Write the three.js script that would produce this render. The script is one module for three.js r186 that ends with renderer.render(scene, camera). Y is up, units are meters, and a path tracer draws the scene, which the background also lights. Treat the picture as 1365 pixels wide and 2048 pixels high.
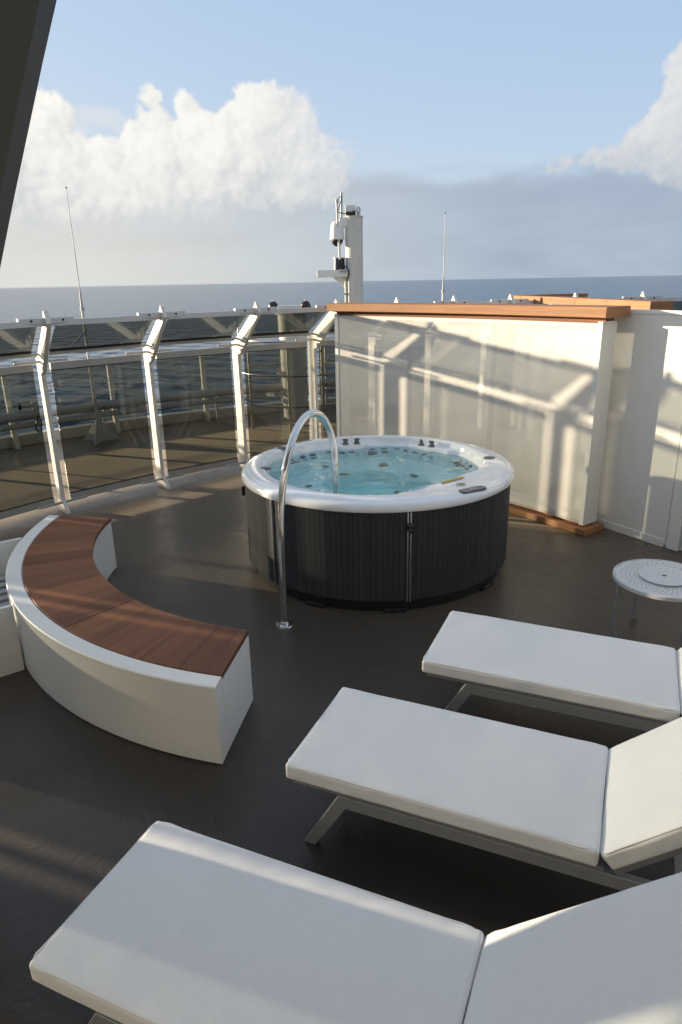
import * as THREE from 'three';
import { mergeGeometries, toCreasedNormals } from 'three/addons/utils/BufferGeometryUtils.js';

// ------------------------------------------------------------------ camera, light, exposure
const scene = new THREE.Scene();
const renderer = new THREE.WebGLRenderer({ antialias: true });
renderer.toneMapping = THREE.LinearToneMapping;
renderer.toneMappingExposure = 2.1;
renderer.shadowMap.enabled = true;
const D2R = Math.PI / 180;
const camera = new THREE.PerspectiveCamera(73.74, 682 / 1024, 0.05, 90000);
camera.position.set(0, 2.35, 0);
camera.rotation.order = 'YXZ';
camera.rotation.set(-18.66 * D2R, 0, -1.13 * D2R);

const SUN_AZ = 21 * D2R, SUN_EL = 6.3 * D2R;              // the way the light travels: to the right, a little towards the viewer, almost level
const toSun = new THREE.Vector3(-Math.cos(SUN_AZ) * Math.cos(SUN_EL), Math.sin(SUN_EL), -Math.sin(SUN_AZ) * Math.cos(SUN_EL));
const sun = new THREE.DirectionalLight(new THREE.Color().setRGB(1.0, 0.84, 0.60), 5);
sun.position.copy(toSun).multiplyScalar(40);
sun.target.position.set(0, 0, -5);
sun.position.add(sun.target.position);
sun.castShadow = true;
sun.shadow.radius = 1.6;
sun.shadow.mapSize.set(4096, 4096);
Object.assign(sun.shadow.camera, { left: -16, right: 16, top: 10, bottom: -6, near: 1, far: 90 });
scene.add(sun, sun.target);

// ------------------------------------------------------------------ noise
function rng(seed) { let s = seed >>> 0; return () => { s = (s + 0x6d2b79f5) | 0; let t = Math.imul(s ^ (s >>> 15), 1 | s); t = (t + Math.imul(t ^ (t >>> 7), 61 | t)) ^ t; return ((t ^ (t >>> 14)) >>> 0) / 4294967296; }; }
const PERM = new Uint16Array(4096), VAL = new Float32Array(4096);
{ const r = rng(77); for (let i = 0; i < 4096; i++) { PERM[i] = i; VAL[i] = r() * 2 - 1; } for (let i = 4095; i > 0; i--) { const j = Math.floor(r() * (i + 1)); [PERM[i], PERM[j]] = [PERM[j], PERM[i]]; } }
function vnoise(x, y, px = 4096, py = 4096) {            // smooth value noise, periodic over px, py lattice cells
  const xi = Math.floor(x), yi = Math.floor(y); let fx = x - xi, fy = y - yi;
  fx = fx * fx * fx * (fx * (fx * 6 - 15) + 10); fy = fy * fy * fy * (fy * (fy * 6 - 15) + 10);
  const x0 = ((xi % px) + px) % px, x1 = (x0 + 1) % px, y0 = ((yi % py) + py) % py, y1 = (y0 + 1) % py;
  const a = VAL[PERM[(x0 + PERM[y0 & 4095]) & 4095]], b = VAL[PERM[(x1 + PERM[y0 & 4095]) & 4095]], c = VAL[PERM[(x0 + PERM[y1 & 4095]) & 4095]], d = VAL[PERM[(x1 + PERM[y1 & 4095]) & 4095]];
  return a + (b - a) * fx + (c - a) * fy + (a - b - c + d) * fx * fy;
}
function fbm(x, y, oct, gain = 0.5, px = 4096, py = 4096) { let s = 0, a = 1, n = 0; for (let i = 0; i < oct; i++) { s += a * vnoise(x + i * 17.3 * (px === 4096 ? 1 : 0), y, px, py); n += a; a *= gain; x *= 2; y *= 2; px = Math.min(4096, px * 2); py = Math.min(4096, py * 2); } return s / n; }
const clamp = (x, a = 0, b = 1) => Math.min(b, Math.max(a, x));
const sstep = (a, b, x) => { const t = clamp((x - a) / (b - a)); return t * t * (3 - 2 * t); };
const lerp = (a, b, t) => a + (b - a) * t;

// ------------------------------------------------------------------ the sky: air and clouds as an equirectangular map
{
  const W = 4096, H = 2048, data = new Float32Array(W * H * 4);
  // cumulus lumps: azimuth to the right of straight ahead, elevation, half width, half height (degrees)
  const cumulus = [[-13.1, 11.2, 1.15, 2.2], [-13.0, 9.3, 1.6, 2], [-10.7, 10.6, 1.2, 2.3], [-8.9, 9.3, 1.8, 2.2], [-5.3, 11.2, 2.4, 2.7], [-6.9, 9.6, 2.2, 2.6], [-3.0, 10.0, 2.0, 2.5], [-7.4, 8.6, 5, 3], [-12, 8.2, 4.5, 2.6], [-16.2, 7.2, 2.6, 2.6], [-20.5, 7.2, 4, 2.8], [-25, 8, 4, 4], [-20.8, 9.8, 2.4, 2.6], [-15, 5.8, 9, 2.6], [-4, 7.4, 5.5, 2.2], [-0.6, 8.7, 2.2, 1.5], [-30, 9, 5, 5],
    [25.4, 9.2, 3.2, 3.0], [22.8, 8.4, 2.0, 1.7], [20.6, 7.9, 1.3, 0.9], [27.8, 11.3, 4, 4.0], [18.6, 7.8, 2.2, 0.8], [16.4, 7.7, 1.2, 0.6], [31, 9, 5, 5], [-70, 9, 9, 4], [-58, 7, 8, 4], [60, 8, 10, 5], [75, 11, 7, 5], [120, 10, 14, 6], [160, 8, 12, 4], [-120, 10, 12, 6], [-150, 8, 14, 5]];
  const thinFar = [[-17, 11.2, 2.6, 0.9], [-14, 10.6, 2, 1], [-19, 10.4, 3, 1]];
  const field = (list, az, el) => { let d = -9; for (const [a, e, w, h] of list) { let u = az - a; if (u > 180) u -= 360; if (u < -180) u += 360; u /= w; const v = (el - e) / h; if (u > 2 || u < -2) continue; const q = 1 - Math.sqrt(u * u + v * v); d = d < -5 ? q : Math.max(d, q) + 0.16 * Math.max(0, 0.35 - Math.abs(d - q)); } return d; };
  // cumulus: thousands of round puffs piled on the lumps, each shaded as a ball by the low sun at the left
  const A0 = -44, A1 = 44, E0 = 0, E1 = 22, PD = W / 360, BW = Math.round((A1 - A0) * PD), BH = Math.round((E1 - E0) * PD), zb = new Float32Array(BW * BH).fill(-1e3), sb = new Float32Array(BW * BH), cb = new Float32Array(BW * BH);
  {
    const r = rng(2024), L = [-0.70, 0.42, 0.58];
    const puff = (a, e, R, z) => {
      const x0 = Math.max(0, Math.floor((a - R - A0) * PD)), x1 = Math.min(BW - 1, Math.ceil((a + R - A0) * PD)), y0 = Math.max(0, Math.floor((e - R - E0) * PD)), y1 = Math.min(BH - 1, Math.ceil((e + R - E0) * PD));
      for (let y = y0; y <= y1; y++) for (let x = x0; x <= x1; x++) {
        const u = ((x + 0.5) / PD + A0 - a) / R, v = ((y + 0.5) / PD + E0 - e) / R, q = u * u + v * v; if (q >= 1) continue;
        const w = Math.sqrt(1 - q), zz = z + w * R, o = y * BW + x; if (zz <= zb[o]) continue;
        zb[o] = zz; sb[o] = u * L[0] + v * L[1] + w * L[2]; cb[o] = 1;
      }
    };
    for (const [a, e, w, h] of cumulus) {
      if (a < A0 - 8 || a > A1 + 8) continue;
      const n = Math.round(26 * w * h / 4 + 24);
      for (let k = 0; k < n; k++) {
        const t = r() * 6.2832, q = Math.sqrt(r()) * 0.86, ca = a + Math.cos(t) * q * w, ce = e + Math.sin(t) * q * h, R = (0.22 + 0.5 * r()) * Math.min(w, h) * 0.62, z = 1.6 * (1 - q * q) * Math.min(w, h) * 0.5 + r() * 0.5;
        puff(ca, ce, R, z);
        for (let m = 0; m < 9; m++) { const t2 = r() * 6.2832, c2 = Math.sqrt(r()), R2 = R * (0.16 + 0.34 * r()); puff(ca + Math.cos(t2) * R * c2 * 0.95, ce + Math.sin(t2) * R * c2 * 0.95, R2, z + R * Math.sqrt(1 - c2 * c2 * 0.9) - R2 * 0.35); }
      }
    }
    const blur = (src, rad) => { const t = new Float32Array(BW * BH), d = new Float32Array(BW * BH); for (let y = 0; y < BH; y++) { let s = 0; for (let x = -rad; x < BW; x++) { if (x + rad < BW) s += src[y * BW + x + rad]; if (x - rad - 1 >= 0) s -= src[y * BW + x - rad - 1]; if (x >= 0) t[y * BW + x] = s / (2 * rad + 1); } } for (let x = 0; x < BW; x++) { let s = 0; for (let y = -rad; y < BH; y++) { if (y + rad < BH) s += t[(y + rad) * BW + x]; if (y - rad - 1 >= 0) s -= t[(y - rad - 1) * BW + x]; if (y >= 0) d[y * BW + x] = s / (2 * rad + 1); } } return d; };
    const c1 = blur(cb, 1), s1 = blur(blur(sb, 1), 1), c5 = blur(blur(cb, 6), 6), s5 = blur(blur(sb, 7), 7);
    for (let o = 0; o < BW * BH; o++) { sb[o] = 0.38 * s1[o] / Math.max(0.05, c1[o]) + 0.62 * s5[o] / Math.max(0.05, c5[o]); cb[o] = c1[o]; zb[o] = c5[o]; }
  }
  const cloudAt = (buf, az, el) => { const x = clamp((az - A0) * PD - 0.5, 0, BW - 2), y = clamp((el - E0) * PD - 0.5, 0, BH - 2), i = Math.floor(x), j = Math.floor(y), fx = x - i, fy = y - j, o = j * BW + i; return lerp(lerp(buf[o], buf[o + 1], fx), lerp(buf[o + BW], buf[o + BW + 1], fx), fy); };
  const sunAz = -69, sunEl = 6.3;
  const KS = 0.455;                                                   // the photograph is exposed for the shade
  for (let j = 0; j < H; j++) {
    const el = ((j + 0.5) / H - 0.5) * 180;
    for (let i = 0; i < W; i++) {
      const th = ((i + 0.5) / W - 0.5) * 2 * Math.PI;            // atan2(z, x)
      let az = (th + Math.PI / 2) / D2R; if (az > 180) az -= 360;
      const e = Math.max(el, 0);
      let ds = Math.abs(az - sunAz); if (ds > 180) ds = 360 - ds;
      const cosA = Math.sin(e * D2R) * Math.sin(sunEl * D2R) + Math.cos(e * D2R) * Math.cos(sunEl * D2R) * Math.cos(ds * D2R);
      const ang = Math.acos(clamp(cosA, -1, 1)) / D2R;
      const warm = Math.exp(-ang / 42), warm2 = Math.exp(-ang / 14);
      // clear air: deeper blue overhead, pale towards the horizon and towards the sun
      const up = 1 - Math.exp(-e / 20);
      let r = lerp(0.66, 0.20, up), g = lerp(0.77, 0.42, up), b = lerp(0.86, 0.80, up);
      r += 0.40 * warm + 0.9 * warm2; g += 0.31 * warm + 0.75 * warm2; b += 0.14 * warm + 0.42 * warm2;
      if (e > 20) { const c = sstep(20, 34, e) * (0.62 + 0.5 * fbm(Math.cos(th) * (90 - e) * 0.09 + 50, Math.sin(th) * (90 - e) * 0.09 + 50, 4)); r = lerp(r, 0.60, c); g = lerp(g, 0.63, c); b = lerp(b, 0.68, c); }
      if (el > -4 && el < 60) {
        // low haze and the flat grey bank
        const near = Math.abs(az) < 34;
        const n1 = fbm(az * 0.22 + 9, el * 0.7 + 4, near ? 5 : 3), n2 = fbm(az * 0.11 + 90, el * 0.35 + 40, 3);
        const warmH = sstep(18, -24, az) * (az > -150 ? 1 : 0);
        const lit = [lerp(0.37, 0.80, warmH), lerp(0.465, 0.785, warmH), lerp(0.575, 0.71, warmH)];
        const top = 7.4 + 0.9 * n1 + 0.5 * n2 + (az < -4 ? 0.3 : 0);
        const bank = sstep(top + 1.0, top - 1.1 - 0.8 * clamp(n2), e) * clamp(0.86 + 0.18 * n1);
        const grey = [lerp(0.40, 0.70, warmH), lerp(0.485, 0.70, warmH), lerp(0.60, 0.685, warmH)];
        const streak = clamp(0.5 + 0.9 * fbm(az * 0.16 + 3, el * 1.5 + 70, 4));
        const low = sstep(5.6, 1.2, e) * (0.75 + 0.25 * streak);
        const band = [0, 1, 2].map((k) => lerp(grey[k], lit[k], clamp(low * 0.75 + 0.28 * (streak - 0.4) * sstep(1, 4, e))));
        r = lerp(r, band[0], bank); g = lerp(g, band[1], bank); b = lerp(b, band[2], bank);
        if (e < 24) {
          const t = field(thinFar, az, el) + 0.5 * fbm(az * 0.9 + 7, el * 1.3 + 40, 5, 0.6), at = 0.55 * sstep(-0.05, 0.6, t);
          r = lerp(r, 0.83, at); g = lerp(g, 0.84, at); b = lerp(b, 0.85, at);
          if (az > A0 && az < A1 && e < E1) {
            // wisps: ragged edges that fray into the air
            const wx = az + 0.28 * fbm(az * 1.9 + 5, el * 1.9, 4, 0.6), wy = el + 0.28 * fbm(az * 1.9 + 55, el * 1.9 + 30, 4, 0.6);
            const hard = cloudAt(cb, wx, wy), wide = cloudAt(zb, wx, wy), fr = fbm(az * 1.4 + 90, el * 1.7 + 12, 5, 0.62);
            const thin = sstep(-6, 1, az) * sstep(13, 8, az);                     // the right flank is thin and torn
            let al = lerp(hard * sstep(0.18, 0.62, wide + 0.25 * fr), 0.8 * sstep(0.25, 1.0, wide + 0.5 * fr), thin);
            if (az > 12) al *= 0.9 * sstep(0.1, 0.75, wide + 0.35 * fr);
            al *= sstep(3.2, 6.4, e + 0.8 * n1);                                  // the bases melt into the haze
            if (al > 0.002) {
              const sh = clamp(0.5 + 1.05 * (cloudAt(sb, wx, wy) - 0.36)), high = sstep(4.0, 12.5, e + 0.9 * n1);
              const br = clamp(0.02 + 0.85 * sh + 0.34 * high + 0.16 * fr - 0.16 * sstep(0, 30, az), 0, 1.04), s = sstep(22, -22, az);
              const c = [lerp(lerp(0.47, 0.62, s), lerp(0.82, 1.03, s), br), lerp(lerp(0.53, 0.65, s), lerp(0.82, 1.01, s), br), lerp(lerp(0.62, 0.675, s), lerp(0.81, 0.955, s), br)];
              r = lerp(r, c[0], al); g = lerp(g, c[1], al); b = lerp(b, c[2], al);
            }
          }
        }
      }
      if (el < 0) { r = 0.42; g = 0.48; b = 0.55; }                          // below the horizon lies only the sea
      const o = (j * W + i) * 4; data[o] = r * KS; data[o + 1] = g * KS; data[o + 2] = b * KS; data[o + 3] = 1;
    }
  }
  const tex = new THREE.DataTexture(data, W, H, THREE.RGBAFormat, THREE.FloatType);
  tex.mapping = THREE.EquirectangularReflectionMapping; tex.magFilter = tex.minFilter = THREE.LinearFilter; tex.needsUpdate = true;
  scene.background = tex; scene.environment = tex;
}

// ------------------------------------------------------------------ helpers
const used = {};
function numbered(n) { used[n] = (used[n] ?? -1) + 1; return used[n] ? `${n}_${String(used[n]).padStart(3, '0')}` : n; }
function tag(o, label, category, group, kind) { o.userData.label = label; if (category) o.userData.category = category; if (group) o.userData.group = group; if (kind) o.userData.kind = kind; return o; }
function thing(name, label, category, pos = [0, 0, 0], turn = 0, group) { const o = new THREE.Group(); o.name = numbered(name); o.position.set(...pos); o.rotation.y = turn; scene.add(o); return tag(o, label, category, group); }
function part(name, geo, mat, parent) { const m = new THREE.Mesh(Array.isArray(geo) ? (geo.length > 1 ? mergeGeometries(geo.map(clean)) : geo[0]) : geo, mat); m.name = name; m.castShadow = m.receiveShadow = true; parent.add(m); return m; }
function clean(g) { const h = g.index ? g.toNonIndexed() : g.clone(); for (const k of Object.keys(h.attributes)) if (!['position', 'normal', 'uv'].includes(k)) h.deleteAttribute(k); if (!h.attributes.uv) h.setAttribute('uv', new THREE.BufferAttribute(new Float32Array(h.attributes.position.count * 2), 2)); return h; }
function single(name, geo, mat, label, category, group, kind) { const m = part(numbered(name), geo, mat, scene); return tag(m, label, category, group, kind); }
function box(w, h, d, x = 0, y = 0, z = 0) { return new THREE.BoxGeometry(w, h, d).translate(x, y, z); }
function bevBox(w, h, d, r = 0.004) {                       // box with chamfered edges, centred
  const s = new THREE.Shape(); const a = w / 2 - r, b = h / 2 - r;
  s.moveTo(-a, -b); s.lineTo(a, -b); s.lineTo(a, b); s.lineTo(-a, b); s.closePath();
  const g = new THREE.ExtrudeGeometry(s, { depth: d - 2 * r, bevelEnabled: true, bevelThickness: r, bevelSize: r, bevelSegments: 1, steps: 1 });
  return g.translate(0, 0, -d / 2 + r);
}
const V = (x, y, z) => new THREE.Vector3(x, y, z);
function bar(a, b, w, h, bev = 0.003) {                      // straight box member between two points; w sideways, h upright
  const d = b.clone().sub(a), L = d.length(); d.normalize();
  const g = bevBox(w, h, L, bev);
  let side = new THREE.Vector3().crossVectors(V(0, 1, 0), d); if (side.lengthSq() < 1e-6) side = V(1, 0, 0); side.normalize();
  const up = new THREE.Vector3().crossVectors(d, side);
  const m = new THREE.Matrix4().makeBasis(side, up, d).setPosition(a.clone().add(b).multiplyScalar(0.5));
  return g.applyMatrix4(m);
}
function tube(pts, r, seg = 24, rad = 10, closed = false) { return new THREE.TubeGeometry(new THREE.CatmullRomCurve3(pts, closed, 'centripetal'), seg, r, rad, closed); }
function rod(a, b, r, rad = 12, r2 = r) { const d = b.clone().sub(a), L = d.length(); const g = new THREE.CylinderGeometry(r2, r, L, rad); g.applyQuaternion(new THREE.Quaternion().setFromUnitVectors(V(0, 1, 0), d.normalize())); return g.translate((a.x + b.x) / 2, (a.y + b.y) / 2, (a.z + b.z) / 2); }
function polar(c, R, deg, y = 0) { const a = deg * D2R; return V(c[0] + R * Math.cos(a), y, c[1] + R * Math.sin(a)); }
// block bent along an arc: radii r0..r1, heights y0..y1, angles a0..a1 (degrees; functions of radius are allowed); uv in metres, v along the arc
function arcBlock(c, r0, r1, y0, y1, a0, a1, n = 12, bev = 0.004, grain = 'arc') {
  const A0 = typeof a0 === 'function' ? a0 : () => a0, A1 = typeof a1 === 'function' ? a1 : () => a1;
  const prof = [[r0 + bev, y0], [r1 - bev, y0], [r1, y0 + bev], [r1, y1 - bev], [r1 - bev, y1], [r0 + bev, y1], [r0, y1 - bev], [r0, y0 + bev]];
  const pos = [], uv = [];
  const P = (k, i) => { const [r, y] = prof[k % 8]; const a = lerp(A0(r), A1(r), i / n) * D2R; return [c[0] + r * Math.cos(a), y, c[1] + r * Math.sin(a), a]; };
  let per = 0;
  const put = (p, u, v) => { pos.push(p[0], p[1], p[2]); grain === 'arc' ? uv.push(u, v) : uv.push(v, u); };
  for (let k = 0; k < 8; k++) {
    const [ra, ya] = prof[k], [rb, yb] = prof[(k + 1) % 8], L = Math.hypot(rb - ra, yb - ya), rm = (r0 + r1) / 2;
    for (let i = 0; i < n; i++) {
      const a = P(k, i), b = P(k + 1, i), d = P(k, i + 1), e = P(k + 1, i + 1), va = a[3] * rm, vb = d[3] * rm;
      const u0 = per, u1 = per + L;
      put(a, u0, va); put(e, u1, vb); put(b, u1, va); put(a, u0, va); put(d, u0, vb); put(e, u1, vb);
    }
    per += L;
  }
  for (const [i, flip] of [[0, false], [n, true]]) for (let k = 1; k < 7; k++) {
    const q = [P(0, i), P(k, i), P(k + 1, i)], w = [prof[0], prof[k], prof[(k + 1) % 8]]; const o = flip ? [0, 2, 1] : [0, 1, 2];
    for (const t of o) put(q[t], w[t][1], w[t][0]);
  }
  const g = new THREE.BufferGeometry(); g.setAttribute('position', new THREE.Float32BufferAttribute(pos, 3)); g.setAttribute('uv', new THREE.Float32BufferAttribute(uv, 2));
  g.computeVertexNormals();
  const out = toCreasedNormals(g, 0.5);
  // make sure faces point outwards
  return out;
}

// ------------------------------------------------------------------ textures and materials
function noiseTex(w, h, fn, srgb = false, rep = [1, 1]) {
  const d = new Uint8Array(w * h * 4);
  for (let j = 0; j < h; j++) for (let i = 0; i < w; i++) { const c = fn(i / w, j / h), o = (j * w + i) * 4; const q = Array.isArray(c) ? c : [c, c, c]; d[o] = clamp(q[0]) * 255; d[o + 1] = clamp(q[1]) * 255; d[o + 2] = clamp(q[2]) * 255; d[o + 3] = 255; }
  const t = new THREE.DataTexture(d, w, h); t.wrapS = t.wrapT = THREE.RepeatWrapping; t.magFilter = THREE.LinearFilter; t.minFilter = THREE.LinearMipmapLinearFilter; t.generateMipmaps = true; if (srgb) t.colorSpace = THREE.SRGBColorSpace; t.repeat.set(...rep); t.needsUpdate = true; return t;
}
const lin = (r, g, b) => new THREE.Color().setRGB(r, g, b);
const std = (o) => new THREE.MeshPhysicalMaterial(o);
const toS = (x) => x <= 0.0031308 ? 12.92 * x : 1.055 * Math.pow(x, 1 / 2.4) - 0.055;
const rgbS = (r, g, b) => [toS(r), toS(g), toS(b)];

const M = {};
// painted steel deck: mottled, scuffed, slightly glossy
{
  const col = noiseTex(1024, 1024, (u, v) => {
    const a = fbm(u * 5, v * 5, 5, 0.55, 5, 5), s = fbm(u * 90, v * 90, 2, 0.5, 90, 90), scr = Math.pow(clamp(1 - Math.abs(fbm(u * 14 + 3, v * 9, 3, 0.5, 14, 9)) * 14), 3) * clamp(fbm(u * 4, v * 4 + 2, 2, 0.5, 4, 4) * 2.2);
    const k = 1 + 0.24 * a + 0.10 * s + 0.35 * scr; return rgbS(0.031 * k, 0.027 * k, 0.023 * k);
  }, true, [1 / 5.3, 1 / 5.3]);
  const rgh = noiseTex(1024, 1024, (u, v) => 0.40 + 0.16 * fbm(u * 6, v * 6, 5, 0.6, 6, 6) + 0.06 * fbm(u * 120, v * 120, 1, 0.5, 120, 120), false, [1 / 3.7, 1 / 3.7]);
  const bmp = noiseTex(512, 512, (u, v) => 0.5 + 0.35 * fbm(u * 60, v * 60, 3, 0.6, 60, 60) + 0.15 * fbm(u * 7, v * 7, 2, 0.5, 7, 7), false, [1 / 1.1, 1 / 1.1]);
  M.deck = std({ map: col, roughnessMap: rgh, roughness: 1, bumpMap: bmp, bumpScale: 0.0012, specularIntensity: 0.65, sheen: 1, sheenRoughness: 0.85, sheenColor: lin(0.98, 0.80, 0.62) });
}
const paintBump = noiseTex(256, 256, (u, v) => 0.5 + 0.4 * fbm(u * 40, v * 40, 3, 0.6, 40, 40) + 0.2 * fbm(u * 4, v * 4, 2, 0.5, 4, 4), false, [2, 2]);
const paintCol = (r, g, b, amt = 0.05, rust = 0) => noiseTex(512, 512, (u, v) => { const k = 1 + amt * fbm(u * 4, v * 4, 5, 0.6, 4, 4); const st = rust * Math.pow(clamp(fbm(u * 22, v * 9 + 5, 3, 0.6, 22, 9) * 1.6 - 0.35), 1.5); return rgbS(lerp(r * k, 0.33, st), lerp(g * k, 0.23, st), lerp(b * k, 0.14, st)); }, true, [0.8, 0.8]);
M.white = std({ map: paintCol(0.80, 0.79, 0.75, 0.05), roughness: 0.38, bumpMap: paintBump, bumpScale: 0.0004 });
M.post = std({ map: paintCol(0.62, 0.60, 0.54, 0.08, 0.35), roughness: 0.42, bumpMap: paintBump, bumpScale: 0.0005 });
M.sheet = std({ color: lin(0.83, 0.81, 0.77), roughness: 0.5, side: THREE.DoubleSide });
M.rail = std({ map: paintCol(0.36, 0.36, 0.35, 0.08), roughness: 0.4, metalness: 0.25 });
M.topRail = std({ map: paintCol(0.52, 0.53, 0.54, 0.06), roughness: 0.36, metalness: 0.2 });
M.gasket = std({ color: lin(0.012, 0.012, 0.012), roughness: 0.7 });
M.blackPlastic = std({ color: lin(0.015, 0.015, 0.016), roughness: 0.35 });
M.glass = std({ color: lin(0.475, 0.485, 0.465), transmission: 1, roughness: 0, thickness: 0, ior: 1.5 });
M.steel = std({ color: lin(0.72, 0.72, 0.71), metalness: 1, roughness: 0.11 });
M.steelDull = std({ color: lin(0.50, 0.47, 0.42), metalness: 1, roughness: 0.32 });
M.alu = std({ map: paintCol(0.31, 0.32, 0.33, 0.06), roughness: 0.36, metalness: 0.3 });
M.grey = std({ color: lin(0.40, 0.41, 0.42), roughness: 0.45 });
M.tablePaint = std({ map: paintCol(0.62, 0.63, 0.64, 0.05), roughness: 0.45 });
M.darkPaint = std({ map: paintCol(0.05, 0.053, 0.05, 0.10), roughness: 0.55 });
M.pipe = std({ map: paintCol(0.50, 0.50, 0.48, 0.10, 0.6), roughness: 0.45 });
M.acrylic = std({ color: lin(0.87, 0.88, 0.885), roughness: 0.12, clearcoat: 0.6, clearcoatRoughness: 0.05 });
M.jet = std({ color: lin(0.10, 0.11, 0.12), roughness: 0.35, metalness: 0.5 });
M.knob = std({ color: lin(0.14, 0.145, 0.15), roughness: 0.3, metalness: 0.4 });
M.brushed = std({ color: lin(0.75, 0.75, 0.74), metalness: 1, roughness: 0.28 });
// dark composite boards of the tub skirt, in three tones
const slatBump = noiseTex(128, 512, (u, v) => 0.5 + 0.3 * fbm(u * 30, v * 4, 3, 0.6, 30, 4), false, [14, 1.1]);
M.slats = [0.9, 1.0, 1.12].map((k) => std({ color: lin(0.040 * k, 0.043 * k, 0.046 * k), roughness: 0.6, specularIntensity: 0.6, bumpMap: slatBump, bumpScale: 0.0006 }));
// teak: grain along v
function teak(seed, tone, base = [0.245, 0.098, 0.044]) {
  const col = noiseTex(256, 1024, (u, v) => {
    const w = fbm(u * 3 + 0, v * 2, 3, 0.5, 3, 2), g = fbm((u + 0.03 * w) * 48 + seed * 0, v * 3, 4, 0.6, 48, 3), f = vnoise(u * 190, v * 14, 190, 14), band = fbm(u * 7, v * 1, 3, 0.6, 7, 1);
    const k = tone * (1 + 0.30 * g + 0.10 * f + 0.30 * band); return rgbS(base[0] * k, base[1] * k * (1 + 0.05 * w), base[2] * k);
  }, true, [1 / 0.34, 1 / 1.4]);
  col.offset.set(seed * 0.371 % 1, seed * 0.617 % 1);
  return std({ map: col, roughness: 0.6, specularIntensity: 0.6, bumpMap: teakBump, bumpScale: 0.0006 });
}
const teakBump = noiseTex(256, 512, (u, v) => 0.5 + 0.4 * fbm(u * 60, v * 4, 3, 0.6, 60, 4), false, [1 / 0.34, 1 / 1.4]);
M.teaks = [0.60, 0.72, 0.82, 0.92, 1.05].map((k, i) => teak(i + 1, k));
M.teakCap = [teak(7, 1.0, [0.34, 0.165, 0.078]), teak(9, 1.06, [0.34, 0.165, 0.078])];
// cushion cloth
const weave = noiseTex(256, 256, (u, v) => 0.5 + 0.22 * Math.sin(u * 2 * Math.PI * 64) * Math.sin(v * 2 * Math.PI * 64) + 0.28 * fbm(u * 50, v * 50, 2, 0.5, 50, 50), false, [6, 6]);
const clothCol = noiseTex(512, 512, (u, v) => { const k = 1 + 0.035 * fbm(u * 5, v * 5, 5, 0.6, 5, 5) + 0.02 * vnoise(u * 160, v * 160, 160, 160); return rgbS(0.82 * k, 0.81 * k, 0.795 * k); }, true, [1, 1]);
M.cloth = std({ map: clothCol, roughness: 0.92, bumpMap: weave, bumpScale: 0.0005, sheen: 0.3, sheenRoughness: 0.6 });
// water in the tub and the sea
M.water = std({ color: lin(1, 1, 1), transmission: 1, roughness: 0.0, ior: 1.333, thickness: 0.6, attenuationColor: lin(0.46, 0.96, 0.99), attenuationDistance: 1.15 });
{
  const N = 1024, hgt = new Float32Array(N * N);
  const wav = []; const r = rng(5);
  for (let k = 0; k < 46; k++) { const lam = 3 + Math.floor(Math.pow(r(), 1.7) * 46), dir = (r() - 0.5) * 2.0 + 0.5; const kx = Math.round(lam * Math.cos(dir)), ky = Math.round(lam * Math.sin(dir)); wav.push([kx, ky, 1 / Math.pow(Math.max(2, Math.hypot(kx, ky)), 1.15), r() * 6.283]); }
  for (let j = 0; j < N; j++) for (let i = 0; i < N; i++) { const u = i / N, v = j / N; let q = 0; const du = 0.010 * vnoise(u * 6, v * 6, 6, 6), dv = 0.010 * vnoise(u * 6 + 3, v * 6, 6, 6); for (const [kx, ky, a2, p] of wav) q += a2 * Math.sin(2 * Math.PI * (kx * (u + du) + ky * (v + dv)) + p); hgt[j * N + i] = q + 0.22 * fbm(u * 40, v * 40, 4, 0.6, 40, 40); }
  let rms = 0; const sl = new Float32Array(N * N * 2);
  for (let j = 0; j < N; j++) for (let i = 0; i < N; i++) { const gx = hgt[j * N + (i + 1) % N] - hgt[j * N + (i + N - 1) % N], gy = hgt[((j + 1) % N) * N + i] - hgt[((j + N - 1) % N) * N + i]; sl[(j * N + i) * 2] = gx; sl[(j * N + i) * 2 + 1] = gy; rms += gx * gx + gy * gy; }
  rms = Math.sqrt(rms / N / N); const kk = 0.34 / rms;
  const sea = noiseTex(N, N, (u, v) => { const o = (Math.round(v * N) * N + Math.round(u * N)) * 2, x = -sl[o] * kk, y = -sl[o + 1] * kk, l = Math.hypot(x, y, 1); return [0.5 + 0.5 * x / l, 0.5 + 0.5 * y / l, 0.5 + 0.5 / l]; }, false, [1 / 46, 1 / 46]);
  M.sea = std({ color: lin(0.022, 0.075, 0.140), roughness: 0.12, normalMap: sea, ior: 1.333, specularIntensity: 0.36 });
}

// ------------------------------------------------------------------ sea and deck
{
  const g = new THREE.PlaneGeometry(120000, 120000, 1, 1).rotateX(-Math.PI / 2); const uv = g.attributes.uv, p = g.attributes.position;
  for (let i = 0; i < uv.count; i++) uv.setXY(i, p.getX(i), -p.getZ(i));
  const o = part('sea', g, M.sea, scene); o.position.y = -21; o.userData.kind = 'structure';
  const RC = [4.4, -0.6];
  const s = new THREE.Shape(); s.absarc(RC[0], -RC[1], 13.86, 0, Math.PI * 2);
  const dg = new THREE.ExtrudeGeometry(s, { depth: 0.4, bevelEnabled: false, curveSegments: 160 }).rotateX(-Math.PI / 2).translate(0, -0.4, 0);
  const d = part('deck', dg, M.deck, scene); d.userData.kind = 'structure';
}

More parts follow.
